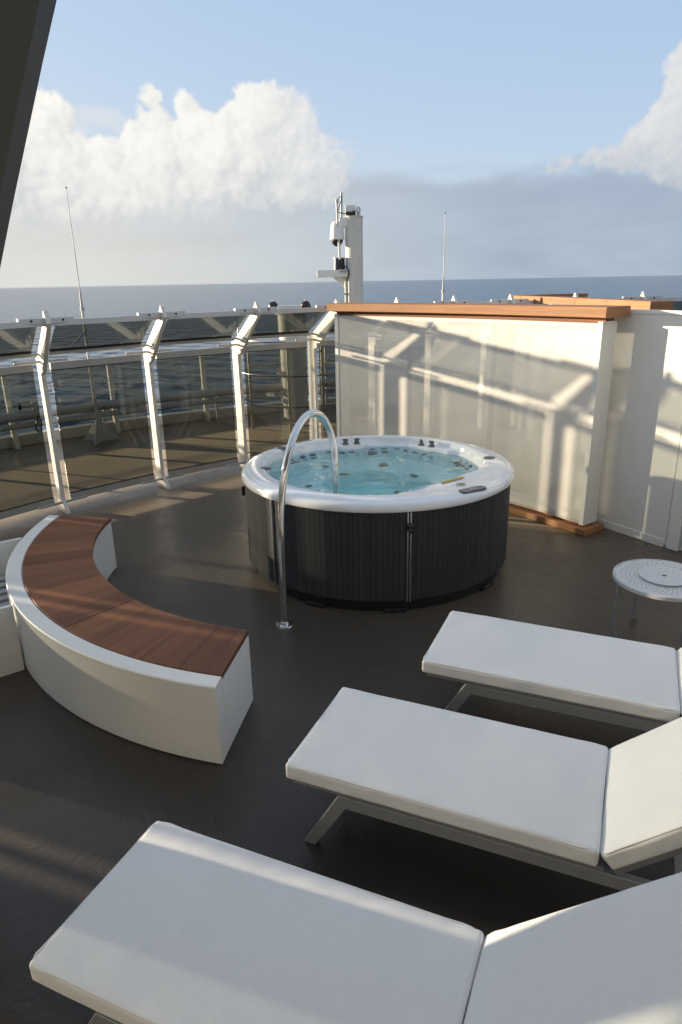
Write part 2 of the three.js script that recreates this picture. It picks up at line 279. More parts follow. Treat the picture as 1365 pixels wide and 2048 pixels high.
// ------------------------------------------------------------------ glass windbreak on its ring of posts
const RC = [4.4, -0.6];
const ringAt = (R, a, y = 0) => V(RC[0] - R * Math.cos(a * D2R), y, RC[1] - R * Math.sin(a * D2R));
{
  const rail = thing('glass_windbreak', 'curved windbreak of tinted glass panes between bent white posts round the deck', 'railing');
  const angles = [-20.1, -12.4, -4.7, 3.0, 10.7, 18.4, 26.1, 33.8, 41.5, 48.65, 55.4, 61.7, 67.0, 72.1, 77.2, 83.0, 88.9, 94.6, 100.5, 106.5];
  // post outline in the plane (inwards, up), 62 mm thick
  const prof = [[-0.07, 0], [0.20, 0], [0.20, 0.014], [0.085, 0.14], [0.065, 0.2], [0.05, 1.50], [0.125, 1.53], [0.16, 1.575], [0.525, 1.985], [0.55, 2.02], [0.49, 2.135], [0.478, 2.135], [0.43, 2.04], [-0.01, 1.668], [-0.07, 1.655]];
  const sh = new THREE.Shape(); prof.forEach(([x, y], i) => i ? sh.lineTo(x, y) : sh.moveTo(x, y)); sh.closePath();
  const postG = new THREE.ExtrudeGeometry(sh, { depth: 0.036, bevelEnabled: true, bevelThickness: 0.004, bevelSize: 0.004, bevelSegments: 1 }).translate(0, 0, -0.018);
  const clampTop = bevBox(0.56, 0.062, 0.05, 0.006), clampMid = bevBox(0.56, 0.022, 0.035, 0.003), bolt = new THREE.CylinderGeometry(0.011, 0.011, 0.012, 12).rotateX(Math.PI / 2), endCap = new THREE.SphereGeometry(0.016, 10, 8);
  const facing = (a) => a < 41.5 ? a + 11.5 : a < 61.7 ? 53 - (a - 41.5) * 0.37 : 45.5 + (a - 61.7);   // the way each post faces, inwards
  const posts = angles.map((a) => { const f = facing(a) * D2R; return { c: ringAt(10, a), n: V(Math.cos(f), 0, Math.sin(f)) }; });
  const at = (p, inw, y) => p.c.clone().addScaledVector(p.n, inw).setY(y);
  posts.forEach((P, i) => {
    const { c, n } = P, side = V().crossVectors(n, V(0, 1, 0));
    const p = part('post', postG, M.post, rail); p.applyMatrix4(new THREE.Matrix4().makeBasis(n, V(0, 1, 0), side).setPosition(c));
    const Q = posts[i + 1] ?? P, O = posts[i - 1] ?? P;
    const along = (inw, y) => { const z = at(Q, inw, 0).sub(at(O, inw, 0)).normalize(), x = z.clone(); const nn = V().crossVectors(x, V(0, 1, 0)).normalize(); if (nn.dot(n) < 0) { nn.negate(); x.negate(); } return new THREE.Matrix4().makeBasis(x, V(0, 1, 0), V().crossVectors(x, V(0, 1, 0))).setPosition(at(P, inw, y)); };
    const ct = part('clamp', clampTop, M.topRail, rail); ct.applyMatrix4(along(0.462, 2.042));
    for (const s of [-0.16, 0.16]) { const b = part('bolt', bolt, M.gasket, ct); b.position.set(s, 0.004, 0.026); }
    for (const [inw, y] of [[0.055, 1.625], [0.045, 1.70], [0.06, 0.105]]) { const cm = part('clamp', clampMid, y > 1 && y < 1.65 ? M.post : M.rail, rail); cm.applyMatrix4(along(inw, y)); const e = part('end_cap', endCap, M.post, cm); e.position.set(-0.275, 0, 0.004); }
    if (i + 1 < posts.length) {
      const trim = (inw, y, gap) => { const A = at(P, inw, y), B = at(Q, inw, y), d = B.clone().sub(A).normalize(); return [A.addScaledVector(d, gap), B.addScaledVector(d, -gap)]; };
      const seg = (inw, y, w, h, gap = 0.095) => bar(...trim(inw, y, gap), w, h, Math.min(0.004, w / 5, h / 5));
      part('bottom_rail', seg(0, 0.132, 0.045, 0.075), M.rail, rail);
      part('middle_rail', seg(0, 1.565, 0.045, 0.072), M.rail, rail);
      part('upper_rail', seg(0.012, 1.695, 0.04, 0.032), M.rail, rail);
      part('gasket', seg(0.05, 1.728, 0.03, 0.028), M.gasket, rail);
      part('gasket', seg(0.012, 0.174, 0.02, 0.009), M.gasket, rail);
      part('gasket', seg(0.012, 1.524, 0.02, 0.009), M.gasket, rail);
      part('top_rail', seg(0.44, 2.020, 0.06, 0.055, 0.03), M.topRail, rail);
      const pane = (i0, y0, i1, y1, th) => {
        const [a0, b0] = trim(i0, y0, 0.095), [a1, b1] = trim(i1, y1, 0.095), q = [a0, b0, b1, a1];
        const nn = V().crossVectors(q[1].clone().sub(q[0]), q[3].clone().sub(q[0])).normalize().multiplyScalar(th / 2);
        const g = new THREE.BufferGeometry(); const K = [...q.map((x) => x.clone().add(nn)), ...q.map((x) => x.clone().sub(nn))];
        g.setAttribute('position', new THREE.Float32BufferAttribute(K.flatMap((x) => x.toArray()), 3)); g.setIndex([0, 1, 2, 0, 2, 3, 4, 6, 5, 4, 7, 6, 0, 4, 5, 0, 5, 1, 1, 5, 6, 1, 6, 2, 2, 6, 7, 2, 7, 3, 3, 7, 4, 3, 4, 0]);
        const h = g.toNonIndexed(); h.computeVertexNormals(); return h;
      };
      part('lower_pane', pane(0, 0.17, 0, 1.53, 0.012), M.glass, rail);
      part('upper_pane', pane(0.04, 1.722, 0.42, 1.995, 0.012), M.glass, rail);
    }
  });
}

// ------------------------------------------------------------------ open deck beyond: bulwark, guard rail, pipes, antenna, column, mast
{
  const arc = (r0, r1, y0, y1, a0, a1, n) => arcBlock(RC, r0, r1, y0, y1, 180 + a0, 180 + a1, n, 0.006);
  single('bulwark', arc(13.62, 13.80, 0.002, 0.17, -10, 112, 90), M.pipe, 'low pale coaming running round the outer edge of the deck', 'coaming');
  const gr = thing('guard_rail', 'wire guard rail on flat tapered stanchions along the outer deck edge', 'railing');
  const sh = new THREE.Shape(); [[0, 0], [0.16, 0], [0.075, 0.24], [0.055, 1.14], [0.0, 1.14]].forEach(([x, y], i) => i ? sh.lineTo(x, y) : sh.moveTo(x, y));
  const stG = new THREE.ExtrudeGeometry(sh, { depth: 0.07, bevelEnabled: false }).translate(0, 0, -0.035);
  const sa = []; for (let a = 4.7; a < 112; a += 6.9) sa.push(a);
  for (const a of sa) { const n = V(Math.cos(a * D2R), 0, Math.sin(a * D2R)); const p = part('stanchion', stG, M.post, gr); p.applyMatrix4(new THREE.Matrix4().makeBasis(n, V(0, 1, 0), V().crossVectors(n, V(0, 1, 0))).setPosition(ringAt(13.62, a, 0.0))); }
  for (const y of [0.33, 0.50, 0.68, 0.88, 1.11]) { const pts = []; for (let a = 4.7; a < 109; a += 1.15) pts.push(ringAt(13.585, a, y)); part('wire', tube(pts, 0.0075, 180, 6), M.steelDull, gr); }
  for (const [R, y, r, lab] of [[13.16, 0.545, 0.072, 'thick grey pipe running along the outer deck above a thinner one'], [13.18, 0.395, 0.042, 'thin grey pipe running along the outer deck below a thicker one']]) {
    const pts = []; for (let a = 20; a < 100; a += 2) pts.push(ringAt(R, a, y)); single('deck_pipe', tube(pts, r, 120, 16), M.pipe, lab, 'pipe', 'pipes along the outer deck');
  }
  for (const a of [42, 51.6, 60.2, 69]) { const b = thing('pipe_bracket', a < 45 ? 'pipe support bracket nearest the left edge of the photo' : a < 55 ? 'pipe support bracket beside the tripod of the whip antenna' : a < 65 ? 'pipe support bracket left of the white column' : 'pipe support bracket behind the white column', 'bracket', [0, 0, 0], 0, 'brackets carrying the pipes'); part('leg', rod(ringAt(13.2, a, 0), ringAt(13.2, a, 0.62), 0.022), M.pipe, b); part('strap', [tube([0, 1, 2, 3, 4, 5, 6, 7].map((k) => { const q = ringAt(13.16 + 0.08 * Math.cos(k * Math.PI / 4), a, 0.545 + 0.08 * Math.sin(k * Math.PI / 4)); return q; }), 0.008, 32, 6, true)], M.steelDull, b); }
  // valve on the pipe seen in the gap beside a post
  const vv = thing('pipe_valve', 'white valve with black handle on the pipe behind the leftmost post', 'valve');
  const pv = ringAt(13.1, 47.0, 0.64);
  part('body', [rod(pv.clone().add(V(0, -0.08, 0)), pv.clone().add(V(0, 0.1, 0)), 0.045), rod(pv.clone().add(V(-0.16, 0.05, 0.1)), pv.clone().add(V(0.02, 0.05, 0)), 0.03)], M.post, vv);
  part('handle', [rod(pv.clone().add(V(-0.2, 0.05, 0.12)), pv.clone().add(V(-0.16, 0.05, 0.1)), 0.055), tube([pv.clone().add(V(0.05, -0.1, 0.05)), pv.clone().add(V(0.0, -0.3, 0.08)), pv.clone().add(V(0.06, -0.34, 0.08)), pv.clone().add(V(0.09, -0.15, 0.05))], 0.012, 20, 6)], M.blackPlastic, vv);
  // whip antennas
  function whip(label, x, z, foot, top, seed) {
    const w = thing('whip_antenna', label, 'antenna', [x, 0, z], seed, 'whip antennas');
    part('pole', rod(V(0, 0, 0), V(0, foot, 0), 0.03, 12, 0.022), M.post, w);
    part('collar', [rod(V(0, foot - 0.01, 0), V(0, foot + 0.03, 0), 0.034), rod(V(0, foot + 0.03, 0), V(0, foot + 0.3, 0), 0.02, 12, 0.01)], M.grey, w);
    part('whip', rod(V(0, foot + 0.28, 0), V(0, top, 0), 0.009, 8, 0.0045), M.post, w);
    part('tip', new THREE.SphereGeometry(0.013, 10, 8).translate(0, top, 0), M.blackPlastic, w);
    for (let k = 0; k < 3; k++) { const s2 = new THREE.Shape(); [[0.02, 0], [0.34, 0], [0.34, 0.012], [0.02, 0.36]].forEach(([a, b], i) => i ? s2.lineTo(a, b) : s2.moveTo(a, b)); part('foot_plate', new THREE.ExtrudeGeometry(s2, { depth: 0.012, bevelEnabled: false }).translate(0, 0, -0.006).rotateY(k * 2.094 + 0.6), M.post, w); }
    return w;
  }
  const w1 = whip('tall thin whip antenna on a three-plate foot standing at the left', -3.83, -10.73, 2.02, 3.69, 0);
  part('brace', rod(V(0.02, 1.72, 0), V(-0.30, 1.42, 0.05), 0.014), M.post, w1);
  whip('thin white whip antenna rising behind the perforated screen', 2.08, -14, 2.12, 3.53, 0.4);
  // white column with two black domes
  const col = thing('white_column', 'short white column with a bolted flange and flat top unit', 'column', [-0.79, 0, -12.35]);
  part('lower_tube', new THREE.CylinderGeometry(0.225, 0.225, 0.82, 36).translate(0, 0.41, 0), M.post, col);
  part('flange', new THREE.CylinderGeometry(0.31, 0.31, 0.03, 36).translate(0, 0.835, 0), M.post, col);
  part('upper_tube', new THREE.CylinderGeometry(0.25, 0.235, 0.98, 36).translate(0, 1.335, 0), M.post, col);
  part('head_plate', [new THREE.CylinderGeometry(0.30, 0.30, 0.02, 36).translate(0, 1.84, 0), bevBox(0.42, 0.12, 0.3, 0.01).translate(-0.02, 1.915, 0), bevBox(0.74, 0.03, 0.16, 0.005).translate(0, 1.868, 0)], M.post, col);
  for (let k = 0; k < 10; k++) part('bolt', new THREE.CylinderGeometry(0.016, 0.016, 0.07, 8).translate(0.275 * Math.cos(k * 0.628), 0.855, 0.275 * Math.sin(k * 0.628)), M.steelDull, col);
  for (const [x, l] of [[-0.31, 'round black dome on the left of the white column top'], [0.25, 'round black dome on the right of the white column top']]) { const d = thing('black_dome', l, 'dome', [-0.79 + x, 1.883, -12.33], 0, 'black domes on the column'); part('shell', new THREE.SphereGeometry(0.088, 24, 18).scale(1, 1.05, 1).translate(0, 0.075, 0), M.blackPlastic, d); part('cap', new THREE.CylinderGeometry(0.02, 0.026, 0.02, 12).translate(0, 0.168, 0), M.post, d); }
  // tubular guard round the column
  const cage = thing('tube_guard', 'curved stainless tube guard rail round the white column', 'railing');
  const cc = [-0.72, -12.1]; const cp = (d, y, R = 0.98) => V(cc[0] + R * Math.cos(d * D2R), y, cc[1] + R * Math.sin(d * D2R));
  for (const y of [1.46, 0.92, 0.42]) { const pts = []; for (let d = 20; d <= 330; d += 10) pts.push(cp(d, y)); part('hoop', tube(pts, 0.021, 90, 8), M.steelDull, cage); }
  for (const d of [25, 62, 95, 140, 182, 205, 250, 300]) part('upright', rod(cp(d, 0), cp(d, d > 100 && d < 210 ? 1.62 : 1.46), 0.022), M.steelDull, cage);
  part('name_plate', box(0.16, 0.06, 0.006).rotateY(-0.5).translate(-1.12, 0.62, -11.2), M.sheet, cage);
  // mast behind the screen, with lamp, camera and bracket arm
  const mast = thing('white_mast', 'tall white cylindrical mast with a side platform rising behind the screen', 'mast', [0.35, 0, -14]);
  part('tube', new THREE.CylinderGeometry(0.168, 0.168, 3.49, 40).translate(0, 1.745, 0), M.post, mast);
  part('top_cap', new THREE.CylinderGeometry(0.184, 0.184, 0.022, 40).translate(0, 3.50, 0), M.post, mast);
  part('lifting_eye', [new THREE.TorusGeometry(0.045, 0.017, 8, 20).rotateY(0.9).translate(0.09, 3.62, 0), box(0.025, 0.11, 0.07).rotateY(0.9).translate(0.09, 3.55, 0)], M.post, mast);
  part('junction_box', bevBox(0.20, 0.17, 0.08, 0.006).translate(-0.06, 3.62, -0.02), M.white, mast);
  part('lamp', [rod(V(-0.14, 3.555, 0.06), V(0.0, 3.555, 0.06), 0.035), rod(V(-0.02, 3.555, 0.06), V(0.035, 3.555, 0.06), 0.05)], M.blackPlastic, mast);
  part('platform', [bevBox(0.60, 0.13, 0.22, 0.006).translate(-0.42, 2.495, 0.02)], M.white, mast);
  { const s2 = new THREE.Shape(); [[-0.42, 2.43], [-0.15, 2.43], [-0.15, 2.20], [-0.19, 2.22]].forEach(([a, b], i) => i ? s2.lineTo(a, b) : s2.moveTo(a, b)); part('gusset', new THREE.ExtrudeGeometry(s2, { depth: 0.03, bevelEnabled: false }).translate(0, 0, 0.0), M.white, mast); }
  part('drum', new THREE.CylinderGeometry(0.105, 0.115, 0.21, 28).translate(-0.29, 2.665, 0.02), M.blackPlastic, mast);
  part('drum_flange', [new THREE.CylinderGeometry(0.125, 0.125, 0.016, 28).translate(-0.29, 2.775, 0.02)], M.grey, mast);
  part('rod', [rod(V(-0.32, 3.80, 0.14), V(-0.31, 3.40, 0.14), 0.016), rod(V(-0.31, 3.42, 0.14), V(-0.275, 2.75, 0.14), 0.022)], M.post, mast);
  part('rod', rod(V(-0.235, 3.3, 0.05), V(-0.225, 3.92, 0.05), 0.021), M.grey, mast);
  part('camera_bracket', [bevBox(0.16, 0.16, 0.12, 0.01).translate(-0.2, 3.40, 0.04), bevBox(0.12, 0.06, 0.06, 0.006).translate(-0.27, 3.46, 0.04)], M.white, mast);
  part('conduit', rod(V(-0.17, 0, 0.08), V(-0.17, 2.35, 0.08), 0.023), M.post, mast);
  part('conduit', rod(V(-0.105, 0, 0.12), V(-0.10, 2.46, 0.12), 0.023), M.post, mast);
  part('conduit_clamp', bevBox(0.17, 0.03, 0.06, 0.004).translate(-0.14, 2.12, 0.1), M.grey, mast);
  part('cable', [tube([V(-0.3, 3.72, 0.15), V(-0.28, 3.82, 0.12), V(-0.22, 3.84, 0.08), V(-0.27, 3.68, 0.12), V(-0.30, 3.58, 0.15), V(-0.22, 3.56, 0.1), V(-0.12, 3.555, 0.08)], 0.008, 40, 6), tube([V(-0.27, 2.76, 0.15), V(-0.22, 2.66, 0.16), V(-0.15, 2.6, 0.16), V(-0.11, 2.5, 0.16), V(-0.15, 2.36, 0.12)], 0.012, 30, 6)], M.blackPlastic, mast);
  part('clamp', bevBox(0.18, 0.05, 0.05, 0.006).translate(-0.2, 2.545, 0.14), M.grey, mast);
  const cam = thing('dome_camera', 'cream dome security camera with dark bubble hanging beside the mast', 'camera', [0.35 - 0.32, 3.0, -13.96]);
  part('housing', new THREE.LatheGeometry([[0.0, 0.42], [0.07, 0.42], [0.105, 0.39], [0.12, 0.33], [0.138, 0.12], [0.14, 0.105], [0.12, 0.10]].map(([x, y]) => new THREE.Vector2(x, y)), 32), M.sheet, cam);
  part('bubble', new THREE.SphereGeometry(0.112, 28, 16, 0, Math.PI * 2, Math.PI / 2, Math.PI / 2).scale(1, 1.1, 1).translate(0, 0.105, 0), M.blackPlastic, cam);
}

// ------------------------------------------------------------------ perforated screens with teak caps
const SC = [-7.53, 0.70];
function holeTile(n, m, p, q, rh) {
  const pos = [];
  for (let j = 0; j < m; j++) for (let i = 0; i < n; i++) {
    const x = (i + (j % 2 ? 0.5 : 0)) * p, y = j * q, hx = p / 2, hy = q / 2;
    const o = [[hx, 0], [hx, hy], [0, hy], [-hx, hy], [-hx, 0], [-hx, -hy], [0, -hy], [hx, -hy]];
    for (let k = 0; k < 8; k++) {
      const a = o[k], b = o[(k + 1) % 8], c = [rh * Math.cos(k * Math.PI / 4), rh * Math.sin(k * Math.PI / 4)], d = [rh * Math.cos((k + 1) * Math.PI / 4), rh * Math.sin((k + 1) * Math.PI / 4)];
      for (const [u, v] of [a, b, d, a, d, c]) pos.push(x + u, y + v, 0);
    }
  }
  const g = new THREE.BufferGeometry(); g.setAttribute('position', new THREE.Float32BufferAttribute(pos, 3)); g.computeVertexNormals(); return g;
}
const TN = 16, TP = 0.014, TQ = TP * 0.866; const tileG = holeTile(TN, TN, TP, TQ, 0.0047);
{
  const s = thing('privacy_screen', 'white perforated metal privacy screen with teak cap beside the hot tub', 'screen');
  const aR = -34.95, aL = -51.2, r0 = 12, r1 = 12.2;
  const ab = (ra, rb, y0, y1, a0, a1, n = 14, bev = 0.004, grain) => arcBlock(SC, ra, rb, y0, y1, a0, a1, n, bev, grain);
  // cap and base in boards, grain along the arc
  const capEnds = [-51.62, -43.4, -34.5];
  for (let k = 0; k < 2; k++) part('cap_board', ab(11.925, 12.275, 2.008, 2.10, capEnds[k] + (k ? 0.003 : 0), capEnds[k + 1] - (k < 1 ? 0.003 : 0), 20, 0.006), M.teakCap[k], s);
  for (let k = 0; k < 2; k++) part('base_board', ab(11.95, 12.25, 0.004, 0.065, capEnds[k] + 0.1, capEnds[k + 1] - (k < 1 ? 0.09 : 0.05), 20, 0.006), M.teakCap[k], s);
  part('spacer', ab(12.035, 12.165, 1.955, 2.006, aL - 0.1, aR + 0.1, 14), M.teaks[2], s);
  part('spacer', ab(12.035, 12.165, 0.067, 0.118, aL - 0.1, aR + 0.1, 14), M.teaks[2], s);
  for (const a of [aL, aR]) part('end_post', ab(11.995, 12.205, 0.085, 1.975, a - 0.12, a + 0.12, 2, 0.003), M.white, s);
  for (const [y0, y1] of [[0.119, 0.16], [1.925, 1.953]]) part('frame_bar', ab(12.006, 12.194, y0, y1, aL + 0.13, aR - 0.13, 24, 0.002), M.white, s);
  for (const a of [-46.4, -41.0]) part('inner_upright', ab(12.10, 12.16, 0.162, 1.922, a - 0.07, a + 0.07, 2, 0.002), M.rail, s);
  for (const [r, nm] of [[12.002, 'front_sheet'], [12.198, 'back_sheet']]) {
    const len = (aR - aL - 0.24) * D2R * r, nx = Math.round(len / (TN * TP)), ny = 10, y0 = 0.10, y1 = 1.965, sx = len / nx / (TN * TP), sy = (y1 - y0) / ny / (TN * TQ);
    const im = new THREE.InstancedMesh(tileG, M.sheet, nx * ny); let k = 0;
    for (let i = 0; i < nx; i++) for (let j = 0; j < ny; j++) {
      const a = (aL + 0.12 + (aR - aL - 0.24) * i / nx) * D2R, a2 = (aL + 0.12 + (aR - aL - 0.24) * (i + 1) / nx) * D2R;
      const p = V(SC[0] + r * Math.cos(a), y0 + (y1 - y0) * j / ny, SC[1] + r * Math.sin(a)), p2 = V(SC[0] + r * Math.cos(a2), p.y, SC[1] + r * Math.sin(a2));
      const d = p2.clone().sub(p).normalize();
      im.setMatrixAt(k++, new THREE.Matrix4().makeBasis(d.multiplyScalar(sx), V(0, sy, 0), V().crossVectors(d, V(0, 1, 0)).normalize()).setPosition(p));
    }
    im.name = nm; im.userData.kind = 'stuff'; im.castShadow = im.receiveShadow = true; s.add(im);
  }
}
{
  // second screen behind, only its top shows
  const s = thing('curved_partition', 'white partition with curved teak cap rising behind the white wall panel', 'screen');
  const C2 = [-9.0, -9.9];                                                     // gentle arc
  const path = new THREE.CatmullRomCurve3([V(3.29, 0, -7.2), V(3.14, 0, -8.4), V(2.97, 0, -9.6), V(2.8, 0, -10.45), V(2.86, 0, -10.95), V(3.25, 0, -11.2), V(3.9, 0, -11.25)]);
  const strip = (half, y0, y1, n, t0 = 0, t1 = 1) => { const gs = []; const pts = []; for (let i = 0; i <= n; i++) { const t = lerp(t0, t1, i / n), p = path.getPointAt(t), d = path.getTangentAt(t), q = V(-d.z, 0, d.x); pts.push([p.clone().addScaledVector(q, half), p.clone().addScaledVector(q, -half), t * path.getLength()]); } const pos = [], uv = []; const quad = (a, b, c, d, ua, ub, va, vb) => { for (const [p, u, v] of [[a, ua, va], [b, ub, va], [c, ub, vb], [a, ua, va], [c, ub, vb], [d, ua, vb]]) { pos.push(p.x, p.y, p.z); uv.push(u, v); } }; const up = (p, y) => V(p.x, y, p.z); for (let i = 0; i < n; i++) { const [a, b, v] = pts[i], [c, d, w] = pts[i + 1]; quad(up(a, y1), up(b, y1), up(d, y1), up(c, y1), 0, half * 2, v, w); quad(up(b, y0), up(a, y0), up(c, y0), up(d, y0), 0, half * 2, v, w); quad(up(a, y0), up(a, y1), up(c, y1), up(c, y0), 0.2, 0.2 + y1 - y0, v, w); quad(up(b, y1), up(b, y0), up(d, y0), up(d, y1), 0.1, 0.1 + y1 - y0, v, w); } for (const [k, f] of [[0, 0], [n, 1]]) { const [a, b] = pts[k]; f ? quad(up(a, y0), up(a, y1), up(b, y1), up(b, y0), 0, 0.1, 0, 0.3) : quad(up(b, y0), up(b, y1), up(a, y1), up(a, y0), 0, 0.1, 0, 0.3); } const g = new THREE.BufferGeometry(); g.setAttribute('position', new THREE.Float32BufferAttribute(pos, 3)); g.setAttribute('uv', new THREE.Float32BufferAttribute(uv, 2)); g.computeVertexNormals(); return g; };
  [[0, 0.34], [0.342, 0.66], [0.662, 1]].forEach(([a, b], k) => part('cap_board', strip(0.125, 2.012, 2.10, 12, a, b), M.teakCap[k % 2], s));
  part('panel', strip(0.08, 0.004, 2.010, 30), M.white, s);
}
{
  // white wall panels at the right
  const d = V(0.515, 0, 0.857).normalize(), n = V(-d.z, 0, d.x);               // n points away from the deck ... see sign below
  const out = V(d.z, 0, -d.x);
  const P0 = V(2.555, 0, -6.385);
  const slab = (s0, s1, off, th, y0, y1, bev = 0.004) => bar(P0.clone().addScaledVector(d, s0).addScaledVector(out, off + th / 2).setY((y0 + y1) / 2), P0.clone().addScaledVector(d, s1).addScaledVector(out, off + th / 2).setY((y0 + y1) / 2), th, y1 - y0, bev);
  const w = thing('wall_panel', 'white metal wall panel right of the perforated screen', 'wall');
  part('panel', slab(-0.9, 0.735, 0, 0.07, 0.03, 2.03), M.white, w);
  part('top_rim', slab(-0.9, 1.6, -0.006, 0.085, 2.032, 2.065, 0.006), M.white, w);
  part('foot_strip', slab(-0.9, 0.715, -0.010, 0.03, 0.004, 0.075, 0.003), M.white, w);
  part('corner_post', slab(0.748, 0.865, -0.012, 0.09, 0.012, 2.030), M.white, w);
  part('panel', slab(0.885, 1.6, -0.002, 0.07, 0.03, 2.03), M.white, w);
}

// ------------------------------------------------------------------ hot tub
const T = V(0.312, 0, -5.70);
{
  const tub = thing('hot_tub', 'round white hot tub with dark slatted skirt filled with blue water', 'hot tub', [T.x, 0, T.z]);
  // rim inner edge and wall radius by angle (x right, z towards the viewer)
  const keysO = [[-180, 0.965], [-150, 1.01], [-120, 1.02], [-90, 1.03], [-60, 1.03], [-35, 1.0], [-12, 0.95], [6, 0.92], [14, 0.885], [36, 0.80], [58, 0.80], [80, 0.905], [86, 0.95], [95, 0.957], [120, 0.962], [140, 0.945], [165, 0.95], [180, 0.965]];
  const keysW = [[-180, 0.93], [-160, 0.985], [-150, 0.99], [-122, 0.985], [-113, 0.975], [-109, 0.90], [-96, 0.885], [-91, 0.965], [-80, 0.985], [-70, 0.975], [-65, 0.90], [-52, 0.885], [-40, 0.905], [-34, 0.955], [-12, 0.91], [6, 0.885], [14, 0.86], [36, 0.775], [58, 0.775], [80, 0.87], [86, 0.91], [95, 0.925], [120, 0.93], [140, 0.91], [165, 0.91], [180, 0.93]];
  const interp = (K, a) => { for (let i = 0; i + 1 < K.length; i++) if (a <= K[i + 1][0]) { let t = (a - K[i][0]) / (K[i + 1][0] - K[i][0]); t = t * t * (3 - 2 * t); return lerp(K[i][1], K[i + 1][1], t); } return K[0][1]; };
  const NA = 288; const rings = [];
  const shelfY = 0.822;
  const prof = (a) => {                                                         // list of [r, y] from the outer underside inwards
    const ro = interp(keysO, a), rw = interp(keysW, a), shelf = clamp((ro - rw - 0.045) / 0.06);
    const inset = sstep(18, 30, a) * sstep(76, 66, a) * 0.010;                  // shallow recess for the control pad
    const seat = 0.47 + 0.05 * Math.sin(a * 2 * D2R + 1), well = 0.40 + 0.05 * Math.cos(a * 4 * D2R);
    const yr = 0.874;
    const L = [[1.118, 0.795], [1.148, 0.797], [1.154, 0.803], [1.156, 0.82], [1.154, 0.838], [1.146, 0.853], [1.132, 0.863], [1.118, 0.866], [1.106, 0.8655], [1.098, 0.868], [1.085, 0.873], [1.06, yr]];
    for (const t of [0.25, 0.5, 0.75]) L.push([lerp(1.06, ro + 0.012, t), yr + 0.002 - inset * Math.sin(t * Math.PI)]);
    L.push([ro + 0.012, yr + 0.001], [ro + 0.003, yr - 0.003], [ro - 0.004, yr - 0.012], [ro - 0.009, lerp(yr - 0.03, shelfY + 0.006, shelf)], [lerp(ro - 0.014, ro - 0.03, shelf), lerp(yr - 0.05, shelfY, shelf)], [lerp(ro - 0.022, rw + 0.012, shelf), lerp(0.80, shelfY, shelf)], [rw + 0.003, lerp(0.785, shelfY - 0.005, shelf)], [rw - 0.004, 0.765], [rw - 0.02, 0.70], [rw - 0.045, 0.60], [rw - 0.075, seat + 0.06], [rw - 0.12, seat + 0.012], [rw - 0.2, seat], [lerp(rw - 0.2, well, 0.6), seat - 0.004], [well + 0.03, seat - 0.012], [well, seat - 0.04], [well - 0.03, 0.25], [well - 0.06, 0.15], [well - 0.11, 0.125], [0.12, 0.12], [0.0, 0.12]);
    return L;
  };
  const cols = []; for (let i = 0; i <= NA; i++) cols.push(prof(-180 + 360 * (i % NA) / NA));
  const NP = cols[0].length, pos = [], idx = [];
  for (let i = 0; i <= NA; i++) { const a = (-180 + 360 * i / NA) * D2R; for (const [r, y] of cols[i]) pos.push(r * Math.cos(a), y, r * Math.sin(a)); }
  for (let i = 0; i < NA; i++) for (let k = 0; k < NP - 1; k++) { const a = i * NP + k, b = a + 1, c = a + NP, d = c + 1; idx.push(a, b, c, b, d, c); }
  const g = new THREE.BufferGeometry(); g.setAttribute('position', new THREE.Float32BufferAttribute(pos, 3)); g.setIndex(idx); g.computeVertexNormals();
  { const nrm = g.attributes.normal; for (let k = 0; k < NP; k++) { const a = k, b = NA * NP + k; const v = V(nrm.getX(a) + nrm.getX(b), nrm.getY(a) + nrm.getY(b), nrm.getZ(a) + nrm.getZ(b)).normalize(); nrm.setXYZ(a, v.x, v.y, v.z); nrm.setXYZ(b, v.x, v.y, v.z); } }
  const shell = part('shell', g, M.acrylic, tub);
  // water: a closed body, its top rippled
  {
    const nr = 90, na = 200, wp = [], wi = []; const yT = 0.785;
    const hgt = (x, z) => { const n = fbm(x * 3.2 + 40, z * 4.6 + 20, 4, 0.55), d = Math.hypot(x + 0.25, z - 0.35), b = Math.exp(-d * d / 0.10); return 0.0085 * n + 0.004 * fbm(x * 11 + 7, z * 13 + 9, 3, 0.6) * (0.6 + 1.4 * b); };
    for (let i = 0; i <= na; i++) { const ad = -180 + 360 * i / na, a = ad * D2R, R = interp(keysW, ad === 180 ? -180 : ad) + 0.004; for (let k = 0; k <= nr; k++) { const r = R * k / nr; wp.push(r * Math.cos(a), yT + hgt(r * Math.cos(a), r * Math.sin(a)) * sstep(0, 0.06, R - r + 0.02), r * Math.sin(a)); } }
    const row = nr + 1; for (let i = 0; i < na; i++) for (let k = 0; k < nr; k++) { const a = i * row + k, b = a + 1, c = a + row, d = c + 1; if (k) wi.push(a, c, b); wi.push(b, c, d); }
    // underside follows the shell with a small overlap
    const base = wp.length / 3; const sub = (ad) => { const c = prof(ad).filter(([r, y]) => y <= 0.77); return c; };
    const SP = sub(0).length;
    for (let i = 0; i <= na; i++) { const ad = -180 + 360 * i / na, a = ad * D2R, R = interp(keysW, ad === 180 ? -180 : ad) + 0.004; const c = sub(ad === 180 ? -180 : ad).slice(-SP); wp.push(R * Math.cos(a), yT + hgt(R * Math.cos(a), R * Math.sin(a)) * sstep(0, 0.06, 0.02), R * Math.sin(a)); for (const [r, y] of c) wp.push((r + (r > 0.13 ? 0.006 : 0)) * Math.cos(a), y - 0.004, (r + (r > 0.13 ? 0.006 : 0)) * Math.sin(a)); }
    const rw2 = SP + 1; for (let i = 0; i < na; i++) for (let k = 0; k < rw2 - 1; k++) { const a = base + i * rw2 + k, b = a + 1, c = a + rw2, d = c + 1; wi.push(a, c, b, b, c, d); }
